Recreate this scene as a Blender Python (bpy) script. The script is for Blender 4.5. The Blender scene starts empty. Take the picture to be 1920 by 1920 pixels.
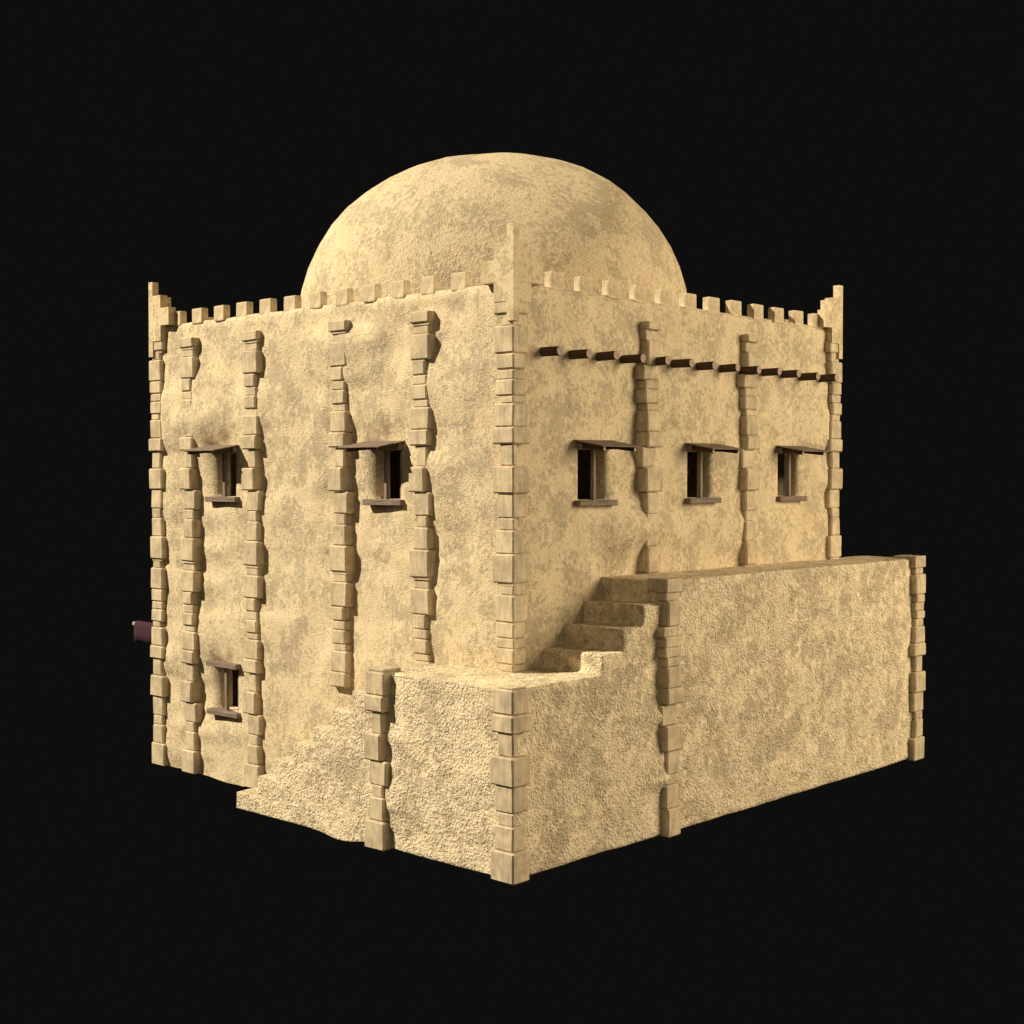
import bpy, bmesh, math, random
import numpy as np
from mathutils import Vector, Matrix, noise
random.seed(7)
sc = bpy.context.scene
col = sc.collection

# ------------------------------------------------------------------ dimensions (metres)
LX, LY, H = 9.92, 10.01, 9.0          # the house: near corner at the origin
WX, WY = 1.351, 1.242                 # how far the stair block stands out
Z1, Z2 = 2.805, 4.195                 # landing and terrace heights
BL = 11.23                            # far end of the terrace
ROOF = 8.72

# ------------------------------------------------------------------ materials
def newmat(name):
    m = bpy.data.materials.new(name); m.use_nodes = True
    nt = m.node_tree; b = nt.nodes['Principled BSDF']
    b.inputs['Roughness'].default_value = 0.92
    b.inputs['Specular IOR Level'].default_value = 0.15
    return m, nt, b
def N(nt, t, **kw):
    n = nt.nodes.new(t)
    for k, v in kw.items():
        if k in n.inputs: n.inputs[k].default_value = v
        else: setattr(n, k, v)
    return n
def ramp(nt, fac, stops):
    r = N(nt, 'ShaderNodeValToRGB'); e = r.color_ramp.elements
    while len(e) < len(stops): e.new(0.5)
    for el, (p, c) in zip(e, stops):
        el.position = p; el.color = (c[0], c[1], c[2], 1)
    nt.links.new(fac, r.inputs['Fac']); return r
def mixc(nt, a, b, fac, mode='MIX'):
    m = N(nt, 'ShaderNodeMix', data_type='RGBA', blend_type=mode)
    if isinstance(fac, float): m.inputs[0].default_value = fac
    else: nt.links.new(fac, m.inputs[0])
    for s, x in ((6, a), (7, b)):
        if isinstance(x, tuple): m.inputs[s].default_value = (*x, 1)
        else: nt.links.new(x, m.inputs[s])
    return m.outputs[2]
def math_(nt, op, a, b=None, c=None):
    m = N(nt, 'ShaderNodeMath', operation=op)
    for i, x in enumerate((a, b, c)):
        if x is None: continue
        if isinstance(x, (int, float)): m.inputs[i].default_value = x
        else: nt.links.new(x, m.inputs[i])
    return m.outputs[0]
def coords(nt, scale=(1, 1, 1), off=(0, 0, 0)):
    t = N(nt, 'ShaderNodeTexCoord'); mp = N(nt, 'ShaderNodeMapping')
    mp.inputs['Scale'].default_value = scale; mp.inputs['Location'].default_value = off
    nt.links.new(t.outputs['Object'], mp.inputs['Vector']); return mp.outputs['Vector']

def plaster(name, light, dark, bump, grain, patch=0.9, contrast=1.0, dent_shade=()):
    grain *= 1.25
    m, nt, b = newmat(name)
    v = coords(nt)
    n1 = N(nt, 'ShaderNodeTexNoise', Scale=patch * 1.7, Detail=12.0, Roughness=0.66, Distortion=0.1)
    n2 = N(nt, 'ShaderNodeTexNoise', Scale=grain * .32, Detail=5.0, Roughness=0.7)
    n3 = N(nt, 'ShaderNodeTexNoise', Scale=patch * 4.2, Detail=11.0, Roughness=0.72, Distortion=0.15)
    g1 = N(nt, 'ShaderNodeTexNoise', Scale=grain * 1.5, Detail=3.0, Roughness=0.6, Distortion=0.25)
    g2 = N(nt, 'ShaderNodeTexNoise', Scale=grain * .55, Detail=3.0, Roughness=0.6, Distortion=0.2)
    n5 = N(nt, 'ShaderNodeTexNoise', Scale=grain * .5, Detail=6.0, Roughness=0.68)
    for n in (n1, n2, n3, g1, g2, n5): nt.links.new(v, n.inputs['Vector'])
    mid = tuple((light[i] * .5 + dark[i] * .5) for i in range(3))
    k = .030 / contrast
    comb = math_(nt, 'MULTIPLY_ADD', n5.outputs['Fac'], .40, math_(nt, 'MULTIPLY', n1.outputs['Fac'], .60))
    comb3 = math_(nt, 'MULTIPLY_ADD', n5.outputs['Fac'], .45, math_(nt, 'MULTIPLY', n3.outputs['Fac'], .55))
    r1 = ramp(nt, comb, [(.485 - k, dark), (.485, mid), (.485 + k, light)])
    r3 = ramp(nt, comb3, [(.445, (0.865, .86, .855)), (.50, (1.0, 1.0, 1.0))])
    r2 = ramp(nt, g1.outputs['Fac'], [(.34, (.70, .67, .62)), (.50, (1.0, 1.0, 1.0))])
    c = mixc(nt, r1.outputs['Color'], r3.outputs['Color'], 0.9, 'MULTIPLY')
    c = mixc(nt, c, r2.outputs['Color'], 0.62, 'MULTIPLY')
    # rosy stains, faint
    n4 = N(nt, 'ShaderNodeTexNoise', Scale=patch * 1.7, Detail=3.0)
    nt.links.new(coords(nt, off=(7, 3, 5)), n4.inputs['Vector'])
    st = ramp(nt, n4.outputs['Fac'], [(.60, (0, 0, 0)), (.72, (.25, .25, .25))])
    c = mixc(nt, c, tuple(x * y for x, y in zip(mid, (1.0, .80, .72))), st.outputs['Color'])
    # brown shade of the dents above the window heads, painted into the colour
    for (p, s) in dent_shade:
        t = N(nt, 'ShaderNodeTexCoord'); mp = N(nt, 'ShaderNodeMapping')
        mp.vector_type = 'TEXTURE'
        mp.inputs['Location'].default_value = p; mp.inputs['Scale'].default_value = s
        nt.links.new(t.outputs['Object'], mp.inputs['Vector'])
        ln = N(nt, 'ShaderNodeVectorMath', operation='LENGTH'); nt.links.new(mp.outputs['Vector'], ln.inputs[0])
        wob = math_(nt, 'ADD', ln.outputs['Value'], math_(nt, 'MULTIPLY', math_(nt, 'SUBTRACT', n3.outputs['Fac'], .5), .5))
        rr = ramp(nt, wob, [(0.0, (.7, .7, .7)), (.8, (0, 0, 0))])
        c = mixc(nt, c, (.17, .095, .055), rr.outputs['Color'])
    nt.links.new(c, b.inputs['Base Color'])
    # smoother trowelled patches in the rough coat
    sm = ramp(nt, n3.outputs['Fac'], [(.41, (.30, .30, .30)), (.53, (1, 1, 1))])
    gsum = math_(nt, 'MULTIPLY_ADD', g2.outputs['Fac'], 0.6, g1.outputs['Fac'])
    hgt = math_(nt, 'MULTIPLY', math_(nt, 'SUBTRACT', gsum, .8), sm.outputs['Color'])
    bp = N(nt, 'ShaderNodeBump', Strength=bump, Distance=0.05)
    nt.links.new(hgt, bp.inputs['Height']); nt.links.new(bp.outputs['Normal'], b.inputs['Normal'])
    return m

DENT_SHADE = [((0.05, 7.62, 6.72), (.5, .26, .33)), ((0.05, 2.98, 6.72), (.5, .24, .30)), ((0.05, 7.55, 2.42), (.5, .22, .28))]  # painted-on shade of the hollows above the left windows: centre, extent
M_wall = plaster('sand_plaster', (.70, .572, .372), (.505, .415, .277), .68, 19., .8, 1.0, DENT_SHADE)
M_dome = plaster('dome_plaster', (.69, .563, .366), (.505, .413, .272), .8, 17., .8)
M_rough = plaster('rough_plaster', (.90, .75, .505), (.655, .54, .36), 1.0, 12.5, .85, 1.0)
M_rough.node_tree.nodes['Bump'].inputs['Distance'].default_value = .105
M_wall.node_tree.nodes['Bump'].inputs['Distance'].default_value = .046
M_fin = plaster('finial_plaster', (.66, .54, .345), (.50, .40, .25), .3, 22., 1.2)

def stone(name, light, dark):
    m, nt, b = newmat(name)
    v = coords(nt); vs = coords(nt, (9, 9, 1.4))
    n1 = N(nt, 'ShaderNodeTexNoise', Scale=2.3, Detail=5.0, Roughness=0.65)
    n2 = N(nt, 'ShaderNodeTexNoise', Scale=2.0, Detail=4.0, Roughness=0.6, Distortion=.3)
    n3 = N(nt, 'ShaderNodeTexNoise', Scale=9.0, Detail=4.0, Roughness=0.6)
    nt.links.new(v, n1.inputs['Vector']); nt.links.new(vs, n2.inputs['Vector']); nt.links.new(v, n3.inputs['Vector'])
    r1 = ramp(nt, n1.outputs['Fac'], [(.38, dark), (.6, light)])
    r2 = ramp(nt, n2.outputs['Fac'], [(.36, (.80, .78, .75)), (.56, (1.03, 1.03, 1.03))])
    r3 = ramp(nt, n3.outputs['Fac'], [(.34, (.84, .83, .81)), (.55, (1.02, 1.02, 1.02))])
    c = mixc(nt, r1.outputs['Color'], r2.outputs['Color'], .75, 'MULTIPLY')
    c = mixc(nt, c, r3.outputs['Color'], .8, 'MULTIPLY')
    g = N(nt, 'ShaderNodeNewGeometry')
    pt = ramp(nt, g.outputs['Pointiness'], [(.50, (1, 1, 1)), (.62, (1.15, 1.13, 1.08))])
    c = mixc(nt, c, pt.outputs['Color'], .6, 'MULTIPLY')
    nt.links.new(c, b.inputs['Base Color'])
    bp = N(nt, 'ShaderNodeBump', Strength=.35, Distance=.012)
    hh = math_(nt, 'MULTIPLY_ADD', n3.outputs['Fac'], .8, n2.outputs['Fac'])
    nt.links.new(hh, bp.inputs['Height']); nt.links.new(bp.outputs['Normal'], b.inputs['Normal'])
    return m
M_stone = stone('sandstone', (.56, .462, .318), (.40, .333, .232))
M_merlon = stone('merlon_stone', (.64, .52, .345), (.47, .385, .255))

def wood(name, light, dark, scale, end=False):
    m, nt, b = newmat(name)
    v = coords(nt, scale)
    n1 = N(nt, 'ShaderNodeTexNoise', Scale=1.0, Detail=6.0, Roughness=.65, Distortion=.5)
    nt.links.new(v, n1.inputs['Vector'])
    r1 = ramp(nt, n1.outputs['Fac'], [(.36, dark), (.62, light)])
    nt.links.new(r1.outputs['Color'], b.inputs['Base Color'])
    bp = N(nt, 'ShaderNodeBump', Strength=.5, Distance=.01)
    nt.links.new(n1.outputs['Fac'], bp.inputs['Height']); nt.links.new(bp.outputs['Normal'], b.inputs['Normal'])
    b.inputs['Roughness'].default_value = .8
    return m
M_beam = wood('dark_log', (.10, .060, .034), (.042, .024, .014), (30, 3, 30))
M_end = wood('log_end_grain', (.42, .31, .25), (.27, .19, .15), (18, 18, 18))
M_woodL = wood('weathered_wood_a', (.26, .20, .155), (.13, .095, .072), (30, 3, 40))   # grain along y
M_woodR = wood('weathered_wood_b', (.235, .18, .135), (.125, .092, .068), (3, 30, 40))   # grain along x
M_post = wood('post_wood', (.30, .24, .185), (.17, .125, .09), (40, 40, 3))
M_tip = newmat('cut_wood_tip')[0]; M_tip.node_tree.nodes['Principled BSDF'].inputs['Base Color'].default_value = (.50, .43, .34, 1)
M_metal = newmat('grey_iron')[0]; M_metal.node_tree.nodes['Principled BSDF'].inputs['Base Color'].default_value = (.35, .33, .30, 1)
M_pole = wood('banner_pole_wood', (.46, .37, .25), (.30, .23, .15), (30, 4, 30))
M_cloth, nt, b = newmat('purple_cloth')
v = coords(nt, (1, 60, 60)); nz = N(nt, 'ShaderNodeTexNoise', Scale=3.0, Detail=3.0); nt.links.new(v, nz.inputs['Vector'])
rc = ramp(nt, nz.outputs['Fac'], [(.35, (.040, .019, .027)), (.65, (.055, .027, .037))])
nt.links.new(rc.outputs['Color'], b.inputs['Base Color'])

# ------------------------------------------------------------------ object helpers
def link(name, me, mat, parent=None, smooth=False):
    o = bpy.data.objects.new(name, me); col.objects.link(o)
    for m in (mat if isinstance(mat, (list, tuple)) else [mat]): me.materials.append(m)
    if smooth:
        me.shade_smooth()
    if parent: o.parent = parent
    return o
def frombm(name, bm, mat, parent=None, smooth=False):
    bmesh.ops.recalc_face_normals(bm, faces=bm.faces)
    me = bpy.data.meshes.new(name); bm.to_mesh(me); bm.free()
    return link(name, me, mat, parent, smooth)
def box(bm, x0, x1, y0, y1, z0, z1, mi=0, jit=0.0):
    vs = []
    for x, y, z in ((x0, y0, z0), (x1, y0, z0), (x1, y1, z0), (x0, y1, z0), (x0, y0, z1), (x1, y0, z1), (x1, y1, z1), (x0, y1, z1)):
        vs.append(bm.verts.new((x + random.uniform(-jit, jit), y + random.uniform(-jit, jit), z + random.uniform(-jit, jit) * .6)))
    fs = []
    for f in ((3, 2, 1, 0), (4, 5, 6, 7), (0, 1, 5, 4), (1, 2, 6, 5), (2, 3, 7, 6), (3, 0, 4, 7)):
        fc = bm.faces.new([vs[i] for i in f]); fc.material_index = mi; fs.append(fc)
    return vs, fs
def bevel(bm, geom_faces, w, seg=2):
    es = list({e for f in geom_faces for e in f.edges})
    bmesh.ops.bevel(bm, geom=es, offset=w, segments=seg, affect='EDGES', profile=.6, clamp_overlap=True)
def orient(bm, p0, p1):
    pass

# ------------------------------------------------------------------ undulating plaster faces
# (distance along the face, height, offset inwards) read off along every pilaster
LEFT = {
 1.84: [(8.52,.043),(8.33,.022),(8.11,.042),(7.88,-.014),(7.75,-.055),(7.59,-.086),(7.38,-.104),(7.17,-.097),(6.97,-.07),(6.65,-.022),(6.37,-.022),(6.14,-.099),(5.93,-.057),(5.61,-.033),(5.3,-.016),(5.05,.032),(4.79,.053),(4.25,.004),(4.08,-.018),(3.63,-.039),(3.19,-.054),(2.7,-.03)],
 3.96: [(8.55,.03),(8.42,-.14),(8.29,-.19),(8.1,-.13),(7.87,-.095),(7.16,-.023),(6.53,.041),(6.15,.055),(5.49,.083),(5.21,.06),(4.91,.052),(4.34,.08),(3.96,.028),(3.49,.027),(3.02,.012),(2.5,-.03),(2.2,-.03),(1.5,-.03)],
 6.50: [(8.67,-.014),(8.28,-.025),(8.07,-.002),(7.76,-.03),(7.4,-.078),(7.06,-.071),(6.67,-.034),(6.33,.003),(6.0,.018),(5.74,.048),(5.35,.008),(4.81,.037),(4.33,.059),(3.53,-.014),(3.17,-.077),(2.92,-.07),(2.52,-.036),(2.11,.002),(1.3,-.008),(.9,-.03),(.49,-.009),(.05,-.03)],
 8.57: [(8.63,.039),(8.3,.037),(8.1,-.004),(7.8,-.078),(7.53,-.095),(7.3,-.11),(7.1,-.22),(6.9,-.20),(6.72,-.13),(6.49,-.027),(6.15,-.004),(5.87,.043),(5.6,.05),(5.21,.044),(4.78,.063),(4.14,.06),(3.4,.049),(3.03,-.025),(2.76,-.059),(2.34,-.052),(2.07,.008),(1.59,.075),(1.16,.04),(.9,-.059),(.52,-.011),(.1,.019)],
 9.60: [(8.5,0),(8.19,-.019),(7.86,-.037),(7.43,-.108),(7.14,-.114),(6.73,-.091),(6.01,-.062),(5.73,-.052),(5.31,-.057),(4.72,-.01),(4.42,.011),(3.77,-.006),(3.33,-.025),(2.13,-.088),(1.7,.001),(1.26,-.001),(.38,-.063)]}
RIGHT = {
 3.36: [(8.53,.044),(8.18,-.004),(7.81,.079),(7.62,.079),(7.25,.091),(6.78,.103),(6.41,.115),(6.13,.02),(5.75,.056),(5.38,.009),(5.1,-.12),(4.97,-.19),(4.85,-.15),(4.68,-.03),(4.5,.03),(4.35,.06),(4.21,.08)],
 6.45: [(8.49,.024),(8.08,.012),(7.67,.025),(7.27,.025),(6.86,.025),(6.35,-.011),(5.84,.025),(5.33,.013),(4.98,-.09),(4.72,-.06),(4.31,.025)],
 9.60: [(8.4,.05),(8.0,.02),(7.6,.0),(7.0,-.06),(6.7,-.05),(6.3,.04),(5.9,-.05),(5.4,.03),(4.6,.0)]}
WIN_L = [(7.37, 8.05, 5.52, 6.37), (2.69, 3.36, 5.52, 6.37), (7.34, 8.02, 1.34, 2.18)]
WIN_R = [(1.71, 2.40, 5.52, 6.37), (4.81, 5.49, 5.52, 6.37), (7.85, 8.52, 5.52, 6.37)]
def sm(t): t = np.clip(t, 0, 1); return t * t * (3 - 2 * t)
def vnoise(U, V, sc_, seed):
    out = np.empty(U.shape)
    it = np.nditer([U, V, out], op_flags=[['readonly'], ['readonly'], ['writeonly']])
    for a, b_, o in it: o[...] = noise.fractal((float(a) * sc_, float(b_) * sc_, seed), 1.0, 2.0, 3)
    return out
def field(U, V, table, wins, L, seed):
    num = np.zeros(U.shape); den = np.full(U.shape, .06)
    for u0, lst in table.items():
        for z, w in lst:
            k = np.exp(-((U - u0) / .55) ** 2 - ((V - z) / .18) ** 2)
            num += k * w; den += k
    f = num / den + .018 + .045 * vnoise(U * 1.5, V * .7, .9, seed) + .008 * vnoise(U, V, 3.2, seed + 5)
    # the plaster dips towards the window openings
    for (a, b_, c, d) in wins:
        du = np.maximum(np.maximum(a - U, U - b_), 0); dv = np.maximum(np.maximum(c - V, V - d), 0)
        r = np.sqrt(du ** 2 + (dv * .85) ** 2)
        # the plaster rolls over into each opening: widest on the far side
        side = sm((U - (a + b_) / 2) / .5 + .5); lowv = sm((V - c + .34) / .30)
        if table is RIGHT: wd, dp = .22 + .06 * side, .09 * lowv
        else: wd, dp = .13 + .22 * side, (.06 + .20 * side) * lowv
        q = np.clip(1 - r / wd, 0, .985)
        f = f * (1 - np.exp(-(r / .20) ** 2)) + .035 * np.exp(-(r / .25) ** 2) + dp * (1 - np.sqrt(1 - q * q))
    # the coat thins towards the corners and the rim
    e = np.maximum(1 - sm(U / .75), 1 - sm((L - U) / .36))
    f = f * (1 - e) + (.075) * e
    f += .05 * (1 - sm((H - V) / .13)) + .02 * (1 - sm((H - V) / .5))
    return f
def lines(lo, hi, step, snaps):
    pts = sorted({lo, hi, *[s for s in snaps if lo < s < hi]}); out = [lo]
    for a, b_ in zip(pts, pts[1:]):
        n = max(1, round((b_ - a) / step)); out += [a + (b_ - a) * i / n for i in range(1, n + 1)]
    return out
def face_sheet(bm, L, table, wins, seed, to3, zlow=0.0, botfn=None):
    us = lines(.075, L - .075, .06, [w[i] for w in wins for i in (0, 1)])
    vs = lines(zlow, H, .06, [w[i] for w in wins for i in (2, 3)])
    U, V = np.meshgrid(us, vs, indexing='ij')
    F = field(U, V, table, wins, L, seed)
    F[0, :] = .075; F[-1, :] = .075
    if botfn is not None:
        for i, u in enumerate(us):
            b_ = botfn(u)
            for j, v in enumerate(vs):
                if v < .6: V[i, j] = v + b_ * (1 - v / .6)
    for i, u in enumerate(us):
        V[i, -1] += .014 * noise.noise((u * 1.1, seed, 2)) - .004
    P = [[bm.verts.new(to3(u, F[i, j], V[i, j])) for j, v in enumerate(vs)] for i, u in enumerate(us)]
    for i in range(len(us) - 1):
        for j in range(len(vs) - 1):
            cu, cv = (us[i] + us[i + 1]) / 2, (vs[j] + vs[j + 1]) / 2
            if any(a < cu < b_ and c < cv < d for a, b_, c, d in wins): continue
            bm.faces.new((P[i][j], P[i + 1][j], P[i + 1][j + 1], P[i][j + 1]))
    # deep reveals round every opening
    for (a, b_, c, d) in wins:
        ia, ib = us.index(a), us.index(b_); jc, jd = vs.index(c), vs.index(d)
        ring = [(i, jc) for i in range(ia, ib)] + [(ib, j) for j in range(jc, jd)] + [(i, jd) for i in range(ib, ia, -1)] + [(ia, j) for j in range(jd, jc, -1)]
        outer = [P[i][j] for i, j in ring]
        inner = [bm.verts.new(to3(us[i], .44 if table is LEFT else .37, vs[j])) for i, j in ring]
        n = len(ring)
        for k in range(n):
            bm.faces.new((outer[k], outer[(k + 1) % n], inner[(k + 1) % n], inner[k]))
    return P
house = bpy.data.objects.new('house', None); col.objects.link(house)
house['label'] = 'sand coloured square plastered house with dome, battlements and outside stair'
house['category'] = 'house'

bm = bmesh.new()
def bot_left(u): return -.075 * math.exp(-((u - 7.5) / 1.1) ** 2) - .03 * math.exp(-((u - 9.4) / .5) ** 2)
PL = face_sheet(bm, LY, LEFT, WIN_L, 3.1, lambda u, f, v: (f, u, v), 0.0, bot_left)
PR = face_sheet(bm, LX, RIGHT, WIN_R, 11.7, lambda u, f, v: (u, f, v))
e = .075
# far sides
box(bm, e + .001, LX - .05, LY - e - .03, LY - .05, 0, H - .05)
box(bm, LX - e - .03, LX - .04, e + .001, LY - .05, 0, H - .05)
# rim tops (inner band of the parapet), inner sides and roof deck
T = .34
topL = [p[-1] for p in PL]; topR = [p[-1] for p in PR]
inL = [bm.verts.new((T, min(max(v.co.y, T), LY - T), H - .012)) for v in topL]
inR = [bm.verts.new((min(max(v.co.x, T), LX - T), T, H - .012)) for v in topR]
for A, I in ((topL, inL), (topR, inR)):
    for k in range(len(A) - 1): 
        bm.faces.new((A[k], A[k + 1], I[k + 1], I[k]))
bmesh.ops.remove_doubles(bm, verts=bm.verts, dist=.0006)
wall = frombm('wall', bm, M_wall, house, True)
bm = bmesh.new()
box(bm, T - .02, LX - .06, T - .02, LY - .06, ROOF - .25, ROOF)            # deck
box(bm, T - .06, T, T, LY - T, ROOF - .02, H - .03)                        # inner faces of the parapet
box(bm, T, LX - T, T - .06, T, ROOF - .02, H - .03)
box(bm, LX - T, LX - .085, T, LY - .085, ROOF + .001, H)                    # far parapets
box(bm, T, LX - T - .003, LY - T, LY - .085, ROOF + .001, H)
frombm('roof', bm, M_wall, house)
# wall thickness seen through the openings: dark room behind
bm = bmesh.new()
box(bm, .46, LX - .12, .46, LY - .12, .02, .10)
frombm('floor', bm, M_wall, house)

# ------------------------------------------------------------------ dome
bm = bmesh.new()
R, RV, zc, NS, NR = 4.04, 3.73, 8.70, 36, 13
rings = []
for r in range(NR):
    t = math.pi / 2 * r / NR
    rr = []
    for s in range(NS):
        a = 2 * math.pi * s / NS
        d = 1 + .010 * noise.noise((math.cos(a) * 2, math.sin(a) * 2, t * 2.2))
        ct, st_ = max(math.cos(t), 0) ** .93, math.sin(t) ** .93
        d += .012 * max(0, math.cos(a - 2.32)) * math.sin(2 * t)
        lx = .15 * st_ ** 2
        rr.append(bm.verts.new((4.88 + .68 * lx + R * ct * math.cos(a) * d, 5.06 - .73 * lx + R * ct * math.sin(a) * d, zc + RV * st_ * d)))
    rings.append(rr)
apex = bm.verts.new((4.88 + .102, 5.06 - .11, zc + RV))
for r in range(NR - 1):
    for s in range(NS): bm.faces.new((rings[r][s], rings[r][(s + 1) % NS], rings[r + 1][(s + 1) % NS], rings[r + 1][s]))
for s in range(NS): bm.faces.new((rings[-1][s], rings[-1][(s + 1) % NS], apex))
dome = frombm('dome', bm, M_dome, house, True)

# ------------------------------------------------------------------ merlons on the parapet
def merlon_mesh(along_y):
    bm = bmesh.new()
    a, b_ = (.165, .335) if along_y else (.335, .165)
    vs, fs = box(bm, 0, a, -b_ / 2, b_ / 2, -.05, .255, 0, .004) if along_y else box(bm, -a / 2, a / 2, 0, b_, -.05, .255, 0, .004)
    bevel(bm, fs, .028, 2)
    bmesh.ops.recalc_face_normals(bm, faces=bm.faces)
    me = bpy.data.meshes.new('merlon'); bm.to_mesh(me); bm.free(); me.materials.append(M_merlon)
    return me
mL = [merlon_mesh(True) for _ in range(4)]; mR = [merlon_mesh(False) for _ in range(4)]
def merlon(me, x, y):
    o = bpy.data.objects.new('merlon', me); col.objects.link(o); o.parent = house
    o.location = (x, y, H + random.uniform(-.004, .006)); o.rotation_euler = (random.uniform(-.01, .01), random.uniform(-.01, .01), random.uniform(-.03, .03))
for k in range(12):
    yc = 1.272 + k * .7365; xc = 1.157 + k * .741
    merlon(random.choice(mL), .055, yc); merlon(random.choice(mR), xc, .055)
    merlon(random.choice(mL), LX - .23, yc); merlon(random.choice(mR), xc, LY - .24)

# ------------------------------------------------------------------ stepped corner finials
def finial(cx, cy, sx, sy, z=0):
    """two stepped wings folded round a corner; sx, sy point along the walls away from the corner"""
    bm = bmesh.new(); t = .175; o = .095
    
    def lbox(a0, a1, b0, b1, z0, z1):
        x0, x1 = sorted((cx + sx * a0, cx + sx * a1)); y0, y1 = sorted((cy + sy * b0, cy + sy * b1))
        box(bm, x0, x1, y0, y1, z0, z1)
    # cross section polygon of one wing, built as stacked slabs that butt end to end
    zs = [8.36, 8.67, 8.98, 9.335, 9.60, 9.885]; ln = [.142, .425, .71, .425, .142]
    for (z0, z1), l in zip(zip(zs, zs[1:]), ln):
        a = l
        pts = [(-o, -o), (a - o, -o), (a - o, t - o), (t - o, t - o), (t - o, a - o), (-o, a - o)] if a > t else [(-o, -o), (a - o, -o), (a - o, a - o), (-o, a - o)]
        lo = [bm.verts.new((cx + sx * p, cy + sy * q, z0)) for p, q in pts]
        hi = [bm.verts.new((cx + sx * p, cy + sy * q, z1)) for p, q in pts]
        n = len(pts)
        for k in range(n): bm.faces.new((lo[k], lo[(k + 1) % n], hi[(k + 1) % n], hi[k]))
        bm.faces.new(lo[::-1]); bm.faces.new(hi)
    for v in bm.verts: v.co += Vector((noise.noise(v.co * 3), noise.noise(v.co * 3 + Vector((9, 0, 0))), noise.noise(v.co * 3 + Vector((0, 9, 0))))) * .006
    frombm('corner_finial', bm, M_fin, house)
finial(0, 0, 1, 1); finial(0, LY, 1, -1); finial(LX, 0, -1, 1); finial(LX, LY, -1, -1)

# ------------------------------------------------------------------ dressed stone courses (one module of 14, 4.255 m, repeated)
# name: z0, z1, protrusion, quoin reach along y, along x, pilaster span on the left faces, on the right faces
ST = [
 ('M', -.03, .425, .128, .358, .285, (-.22, .24), (-.15, .22)),
 ('L', .432, .800, .098, .30, .203, (-.18, .17), (-.17, .17)),
 ('K', .805, .993, .080, .234, .04, (-.145, .106), (-.13, .13)),
 ('J', 1.000, 1.383, .092, .287, .272, (-.224, .156), (-.133, .211)),
 ('I', 1.393, 1.815, .140, .348, .279, (-.128, .254), (-.206, .264)),
 ('H', 1.820, 2.165, .082, .24, .04, (-.131, .128), (-.268, .135)),
 ('G', 2.172, 2.432, .140, .347, .303, (-.198, .244), (-.173, .280)),
 ('F', 2.440, 2.808, .118, .322, .259, (-.222, .224), (-.167, .231)),
 ('E', 2.814, 2.932, .085, .205, .221, (-.18, .16), (-.139, .222)),
 ('D', 2.938, 3.182, .112, .31, .208, (-.16, .185), (-.211, .203)),
 ('C', 3.190, 3.340, .098, .292, .228, (-.15, .18), (-.194, .202)),
 ('B', 3.352, 3.598, .108, .30, .208, (-.121, .191), (-.259, .183)),
 ('A', 3.606, 4.030, .124, .321, .258, (-.23, .223), (-.149, .182)),
 ('N', 4.036, 4.218, .075, .206, .222, (-.18, .19), (-.162, .20))]
COURSES = []
for mod in (0, 1, 2):
    for (n, z0, z1, p, wy, wx, pl, pr) in ST:
        z0, z1 = z0 + mod * 4.255, z1 + mod * 4.255
        if n == 'M' and mod: z0 += -.0; 
        COURSES.append((n, z0, z1, p, wy, wx, pl, pr))
def stone_box(bm, x0, x1, y0, y1, z0, z1, n):
    vs, fs = box(bm, x0, x1, y0, y1, z0 - .003, z1 + .003, 0, .007)
    h = z1 - z0
    bevel(bm, fs, min(.024 if h > .2 else .018, h * .3), 1)
def ledge(bm, x0, x1, y0, y1, z): 
    x0, x1 = sorted((x0, x1)); y0, y1 = sorted((y0, y1)); box(bm, x0, x1, y0, y1, z - .045, z - .004, 0, .002)
BZ = dict(M=(-.03, .435), L=(.44, .82), K=(.828, .985), J=(.99, 1.39), I=(1.396, 1.81), H=(1.818, 2.15), G=(2.16, 2.42), F=(2.43, 2.77), E=(2.78, 2.93), D=(2.936, 3.09), C=(3.098, 3.27), B=(3.276, 3.44), A=(3.448, 3.86), N=(3.868, 4.0))
BCOURSES = [(n, *BZ[n], p, wy, wx, pl, pr) for (n, z0, z1, p, wy, wx, pl, pr) in ST]
def quoin(parent, cx, cy, sx, sy, top, name='quoin_column', base=-.05, exx=1.0, courses=None):
    bm = bmesh.new()
    for (n, z0, z1, p, wy, wx, pl, pr) in courses or COURSES:
        if z0 > top - .02 or z1 < base: continue
        z0 = max(z0, base); z1 = min(z1, top)
        p = p * (.8 if z0 < 8.2 else .62) + random.uniform(-.004, .004)
        x0, x1 = sorted((cx - sx * p, cx + sx * max(wx * exx, .04 if sx > 0 else .24))); y0, y1 = sorted((cy - sy * p, cy + sy * wy))
        stone_box(bm, x0, x1, y0, y1, z0, z1, n)
        if n == 'M' and z0 > 1:
            ledge(bm, cx - sx * (p - .04), cx + sx * .22, cy - sy * (p - .04), cy + sy * .28, z0)
    return frombm(name, bm, M_stone, parent)
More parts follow.
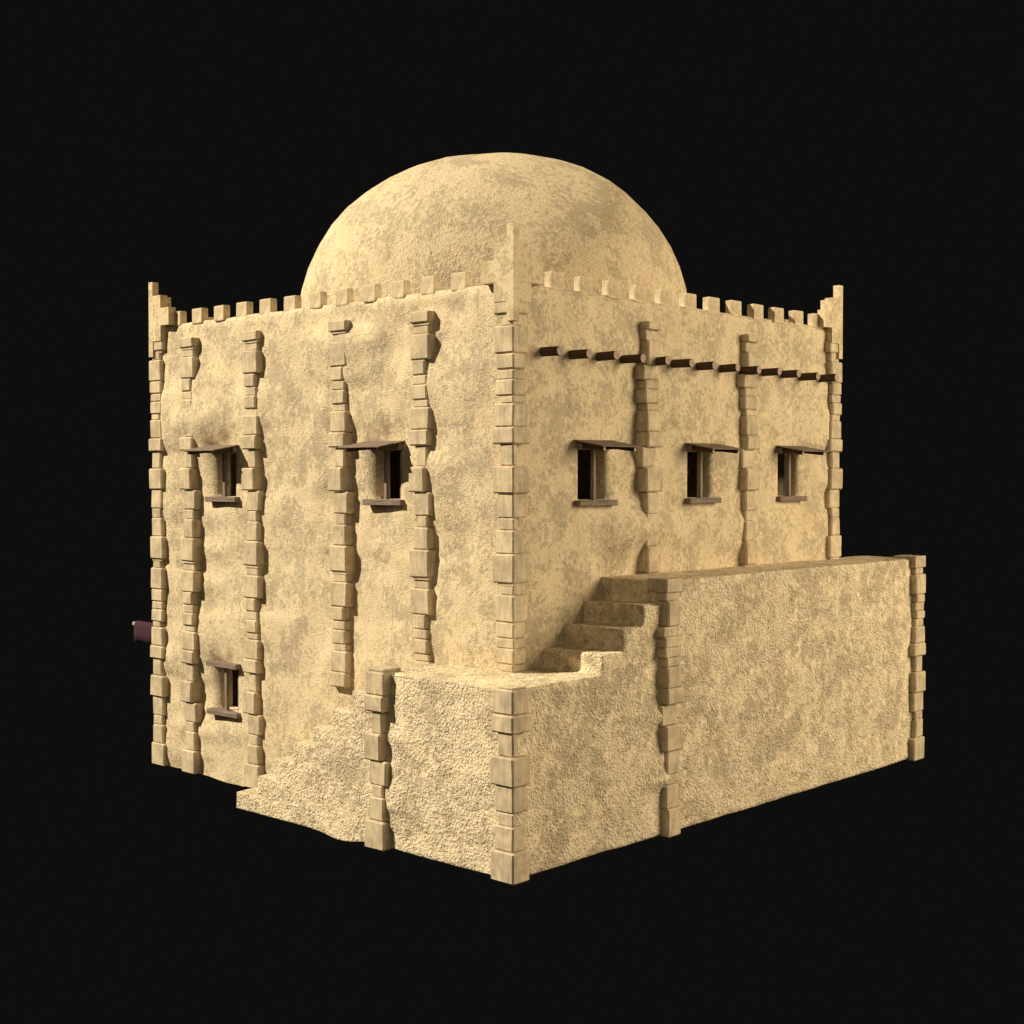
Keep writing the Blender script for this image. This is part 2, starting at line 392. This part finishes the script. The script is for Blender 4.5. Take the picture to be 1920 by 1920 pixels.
def pilaster(parent, face, c, plane, top, base=-.05, skip=(), name='pilaster', courses=None):
    bm = bmesh.new()
    for (n, z0, z1, p, wy, wx, pl, pr) in courses or COURSES:
        if z0 > top - .02 or z1 < base: continue
        if any(a < (z0 + z1) / 2 < b_ for a, b_ in skip): continue
        z0 = max(z0, base); z1 = min(z1, top)
        s = pl if face == 'L' else pr
        p = p + random.uniform(-.005, .005)
        if face == 'L':
            stone_box(bm, plane - p, plane + .16, c + s[0], c + s[1], z0, z1, n)
            if n == 'M' and z0 > 1: ledge(bm, plane - p + .035, plane + .1, c + s[0] + .02, c + s[1] - .05, z0)
        else: stone_box(bm, c + s[0], c + s[1], plane - p, plane + .16, z0, z1, n)
    return frombm(name, bm, M_stone, parent)
TOPQ = 8.70
quoin(house, 0, 0, 1, 1, TOPQ, base=2.6)
quoin(house, 0, LY, 1, -1, TOPQ)
quoin(house, LX, 0, -1, 1, 8.70, base=4.0, exx=1.25)
for c in (8.755, 6.68, 4.125, 2.025):
    pilaster(house, 'L', c, 0.0, 8.66, base=(2.15 if c == 4.125 else (2.7 if c < 3 else -.07)))
for c in (3.50, 6.60): pilaster(house, 'R', c, 0.0, 8.62, base=4.0)

# ------------------------------------------------------------------ windows, awnings
def place(face, bm_fn): pass
def to_face(face):
    """local frame of a face: (u along, d outwards, z) -> world"""
    return (lambda u, d, z: (-d, u, z)) if face == 'L' else (lambda u, d, z: (u, -d, z))
def fbox(bm, face, u0, u1, d0, d1, z0, z1, jit=.0, mi=0):
    if face == 'L': return box(bm, -d1, -d0, u0, u1, z0, z1, mi, jit)
    return box(bm, u0, u1, -d1, -d0, z0, z1, mi, jit)
def window(face, a, b_, z0, z1, lint):
    mw = M_woodL if face == 'L' else M_woodR
    bm = bmesh.new(); m = (a + b_) / 2
    jd = 0 if face == 'L' else -.06
    fbox(bm, face, a - .005, a + .038, -.16 + jd, -.095 + jd, z0 - .002, z1 + .01)
    w = frombm('window', bm, M_post, house)
    bm = bmesh.new(); fbox(bm, face, m - .032, m + .026, -.085, -.02, z0 - .004, z1 + .004, .003)
    frombm('mullion', bm, M_post, w)
    bm = bmesh.new(); vs, fs = fbox(bm, face, a - .15, b_ + .16, -.40, .075, z0 - .105, z0 - .004, .005); bevel(bm, fs, .008, 1)
    frombm('sill', bm, mw, w)
    bm = bmesh.new(); vs, fs = fbox(bm, face, a - (.13 if lint else .15), b_ + (.14 if lint else .16), -.40, .09, z1 + .003, z1 + .105, .005); bevel(bm, fs, .008, 1)
    frombm('lintel', bm, mw, w)
    return w
def awning(face, a, b_, zt):
    """planks parallel to the wall on two brackets, falling away from it"""
    f = to_face(face); mw = M_woodL if face == 'L' else M_woodR
    bm = bmesh.new(); d0, d1, za, zb = -.12, .56, zt + .168, zt + .045
    nP = 4; th = .018
    # planks run outwards to the near side in a ragged row
    for k in range(nP):
        s0, s1 = k / nP, (k + 1) / nP
        da, db = d0 + (d1 - d0) * s0, d0 + (d1 - d0) * s1 + .012
        ha, hb = za + (zb - za) * s0, za + (zb - za) * s1
        lo = a - .17 + random.uniform(-.03, .02); hi = b_ + .17 + random.uniform(-.02, .05)
        q = []
        for (u, d, z) in ((lo, da, ha), (hi, da, ha), (hi, db, hb), (lo, db, hb)):
            q.append((u + random.uniform(-.008, .008), d, z + k * .001))
        up = [bm.verts.new(f(u, d, z)) for u, d, z in q]; dn = [bm.verts.new(f(u, d, z - th)) for u, d, z in q]
        bm.faces.new(up); bm.faces.new(dn[::-1])
        for i in range(4): bm.faces.new((up[i], dn[i], dn[(i + 1) % 4], up[(i + 1) % 4]))
    aw = frombm('awning', bm, mw, house)
    for u in (a - .075, b_ + .045):
        bm = bmesh.new()
        prof = [(.0, zt + .10 + .015), (.515, zt + .045 - .018 + .003), (.515, zt - .012), (.0, zt - .0)]
        prof = [(-.05, za - th - .012), (.515, zb - th + .004), (.515, zb - th - .055), (.46, zb - th - .062), (-.05, zt + .02)]
        L = [bm.verts.new(f(u, d, z)) for d, z in prof]; Rr = [bm.verts.new(f(u + .045, d, z)) for d, z in prof]
        bm.faces.new(L); bm.faces.new(Rr[::-1]); n = len(prof)
        for i in range(n):
            fc = bm.faces.new((L[i], Rr[i], Rr[(i + 1) % n], L[(i + 1) % n]))
            if i == 1: fc.material_index = 1
        frombm('bracket', bm, [M_beam, M_tip], aw)
for k, (a, b_, c, d) in enumerate(WIN_L):
    window('L', a, b_, c, d, k < 2)
    if k < 2: awning('L', a, b_, d)
for (a, b_, c, d) in WIN_R:
    w = window('R', a, b_, c, d, True)
    if a > 4 and a < 6:
        bm = bmesh.new(); box(bm, a, a + .17, .20, .215, 5.985, 6.0); frombm('latch_bar', bm, M_metal, w)
    awning('R', a, b_, d)

# ------------------------------------------------------------------ roof beams poking out of the right face
def beam(x, z, r, tilt, rz):
    bm = bmesh.new(); n = 10
    A = []; B = []
    ph = random.uniform(0, 1)
    for k in range(n):
        a = 2 * math.pi * (k + ph) / n; q = r * (1 + random.uniform(-.06, .06))
        A.append(bm.verts.new((q * math.cos(a), .28, q * math.sin(a)))); B.append(bm.verts.new((q * math.cos(a), -.355, q * math.sin(a))))
    for k in range(n): bm.faces.new((A[k], A[(k + 1) % n], B[(k + 1) % n], B[k]))
    bm.faces.new(A)
    f = bm.faces.new(B[::-1]); f.material_index = 1
    r_ = bmesh.ops.inset_region(bm, faces=[f], thickness=.012, depth=.0)
    o = frombm('roof_beam', bm, [M_beam, M_end], house)
    o.location = (x, 0, z); o.rotation_euler = (tilt, 0, rz)
for k in range(13):
    beam(.738 + .7158 * k, 7.93 + random.uniform(-.01, .01), .077, random.uniform(-.02, .02), random.uniform(-.03, .03))

# ------------------------------------------------------------------ stair block (solid masonry, rounded rough plaster)
bm = bmesh.new()
YS = [5.475, 4.885, 4.36, 3.84, 3.335, 2.84, 2.31, 1.79]; ZS = [.315, .68, 1.035, 1.385, 1.725, 2.08, 2.435, Z1]
for y, z in zip(YS, ZS): box(bm, -WX, .22, -WY + .002, y, 0, z)
box(bm, -WX, 1.5, -WY, .22, 0, Z1)
XS = [.72, 1.25, 1.775, 2.29]; ZR = [3.13, 3.475, 3.82, Z2]
for x, z in zip(XS, ZR): box(bm, x, BL if x > 2.2 else 2.6, -WY, .10, 0, z)
tmp = bpy.data.meshes.new('tmp'); bm.to_mesh(tmp); bm.free()
to = bpy.data.objects.new('tmp', tmp); col.objects.link(to)
rm = to.modifiers.new('r', 'REMESH'); rm.mode = 'VOXEL'; rm.voxel_size = .032; rm.adaptivity = 0
smo = to.modifiers.new('s', 'SMOOTH'); smo.factor = .5; smo.iterations = 1
dg = bpy.context.evaluated_depsgraph_get(); dg.update()
me = bpy.data.meshes.new_from_object(to.evaluated_get(dg)); bpy.data.objects.remove(to)
n = len(me.vertices); co = np.empty(n * 3); me.vertices.foreach_get('co', co); co = co.reshape(-1, 3)
no = np.empty(n * 3); me.vertices.foreach_get('normal', no); no = no.reshape(-1, 3)
BLK = [(2.73,.04),(2.48,.03),(2.22,.03),(1.97,.052),(1.92,.013),(1.76,-.007),(1.63,.032),(1.46,.038),(1.26,-.002),(1.12,.005),(.93,-.035),(.78,-.045),(.44,-.003),(.18,.023)]
out = co.copy()
for i in range(n):
    x, y, z = co[i]
    d = .018 * noise.fractal((x * .9, y * .9, z * .9 + 4), 1.0, 2.0, 3) + .004 * noise.noise((x * 5, y * 5, z * 5))
    if x < -WX + .1 and -.4 < y < 3.2:      # plaster laid round the pilaster
        wgt = math.exp(-((y - 1.4) / .45) ** 2); s = 0; ww = .05
        for zz, w in BLK:
            k = math.exp(-((z - zz) / .12) ** 2); s += k * w; ww += k
        d -= wgt * s / ww
    if y < -WY + .1 and 1.2 < x < 3.4:
        wgt = math.exp(-((x - 2.2) / .35) ** 2)
        s = -.07 * math.exp(-((z - 2.75) / 1.2) ** 2) + .13 * math.exp(-((z - 1.98) / .16) ** 2) + .10 * math.exp(-((z - .93) / .13) ** 2) + .05 * math.exp(-((z - 1.3) / .3) ** 2)
        d += wgt * s
    if y < -WY + .1 and x > 10.3:
        d -= .05 * math.exp(-((x - 10.95) / .2) ** 2) * (.6 + .6 * noise.noise((3, 3, z * 1.7)))
    out[i] += no[i] * d
    if z < .4:
        out[i][2] -= (1 - z / .4) * (.085 * math.exp(-((y - 2.65) / .45) ** 2) if x < -.6 and y > 0 else .0)
me.vertices.foreach_set('co', out.ravel()); me.update()
stair = link('staircase', me, M_rough, house, True)
quoin(stair, -WX, -WY, 1, 1, Z1 + .035)
quoin(stair, BL, -WY, -1, 1, 4.0, exx=1.25, courses=BCOURSES)
pilaster(stair, 'L', 1.64, -WX, Z1 + .05)
# the top stone of this pilaster laps back over the landing
bm = bmesh.new(); vs, fs = box(bm, -WX - .06, -WX + .30, 1.47, 1.86, Z1 - .02, Z1 + .052, 0, .003); bevel(bm, fs, .02, 2)
frombm('cap_stone', bm, M_stone, stair)
pilaster(stair, 'R', 2.43, -WY, 4.0, courses=BCOURSES)
bm = bmesh.new(); vs, fs = box(bm, BL - .36, BL + .10, -WY - .10, -WY + .42, 4.008, Z2 + .052, 0, .003); bevel(bm, fs, .02, 2)
frombm('cap_stone', bm, M_stone, stair)
bm = bmesh.new(); vs, fs = box(bm, 2.26, 2.66, -WY - .11, -WY + .30, 4.008, Z2 + .034, 0, .003); bevel(bm, fs, .015, 2)
frombm('cap_stone', bm, M_stone, stair)

# ------------------------------------------------------------------ banner hung from a pole on the hidden side
ban = bpy.data.objects.new('hanging_banner', None); col.objects.link(ban)
ban.location = (.8, LY - .03, 2.66)
ban['label'] = 'dark purple cloth folded over a wooden pole at the left end of the house'; ban['category'] = 'banner'
bm = bmesh.new(); n = 8; Lp = 12.20 - LY; rings = []
for yy, rr in ((0, .062), (Lp - .05, .055), (Lp, .035)):
    rings.append([bm.verts.new((rr * math.cos(2 * math.pi * (k + .5) / n), yy, rr * math.sin(2 * math.pi * (k + .5) / n))) for k in range(n)])
for a, b_ in zip(rings, rings[1:]):
    for k in range(n): bm.faces.new((a[k], a[(k + 1) % n], b_[(k + 1) % n], b_[k]))
bm.faces.new(rings[-1]); bm.faces.new(rings[0][::-1])
frombm('pole', bm, M_pole, ban)
bm = bmesh.new()
prof = [(-.075, -.375), (-.078, -.2), (-.076, -.02), (-.055, .045), (0, .072), (.055, .045), (.076, -.02), (.078, -.2), (.075, -.375)]
ys = [.5 + i * (2.03 - .5) / 16 for i in range(17)]
g = [[bm.verts.new((px + .006 * math.sin(y * 9 + pz * 6), y, pz + .004 * math.sin(y * 7))) for (px, pz) in prof] for y in ys]
for i in range(16):
    for j in range(len(prof) - 1): bm.faces.new((g[i][j], g[i + 1][j], g[i + 1][j + 1], g[i][j + 1]))
o = frombm('cloth', bm, M_cloth, ban, True)
so = o.modifiers.new('t', 'SOLIDIFY'); so.thickness = .008

# ------------------------------------------------------------------ backdrop, lamps, camera
w = bpy.data.worlds.new('World'); sc.world = w; w.use_nodes = True
w.node_tree.nodes['Background'].inputs['Color'].default_value = (.0046, .0046, .0043, 1)
w.node_tree.nodes['Background'].inputs['Strength'].default_value = 1.0
def aim(o, frm, to_):
    o.location = frm; o.rotation_euler = (Vector(to_) - Vector(frm)).to_track_quat('-Z', 'Y').to_euler()
ctr = Vector((3, 3, 4))
kd = Vector((1, -.78, -1.0)).normalized()
kl = bpy.data.lights.new('key', 'SPOT'); kl.energy = .96e6; kl.spot_size = math.radians(16); kl.spot_blend = .1; kl.shadow_soft_size = .35
kl.color = (1.0, .885, .68)
k = bpy.data.objects.new('key_lamp', kl); col.objects.link(k); aim(k, ctr - kd * 110, ctr)
fl = bpy.data.lights.new('fill', 'AREA'); fl.shape = 'DISK'; fl.size = 24; fl.energy = 15400; fl.color = (1.0, .83, .57)
f = bpy.data.objects.new('fill_lamp', fl); col.objects.link(f); fd = Vector((-.75, 1, -.38)).normalized(); aim(f, Vector((4, 0, 4)) - fd * 34, (4, 0, 4))
al = bpy.data.lights.new('soft', 'AREA'); al.shape = 'DISK'; al.size = 30; al.energy = 2100; al.color = (1.0, .86, .66)
a = bpy.data.objects.new('soft_lamp', al); col.objects.link(a); aim(a, (-24, -22, 16), (3, 3, 4))

cam = bpy.data.cameras.new('cam'); co_ = bpy.data.objects.new('camera', cam); col.objects.link(co_)
cam.lens = 50; cam.sensor_width = 36; cam.clip_end = 400
co_.location = (-16.48075, -15.27776, 5.91265)
fwd = Vector((0.73270727, 0.68008252, -0.02505632))
co_.rotation_euler = fwd.to_track_quat('-Z', 'Y').to_euler()
sc.camera = co_
sc.render.engine = 'CYCLES'
sc.view_settings.view_transform = 'Standard'; sc.view_settings.look = 'None'
sc.view_settings.exposure = 0; sc.view_settings.gamma = 1; sc.view_settings.use_curve_mapping = False
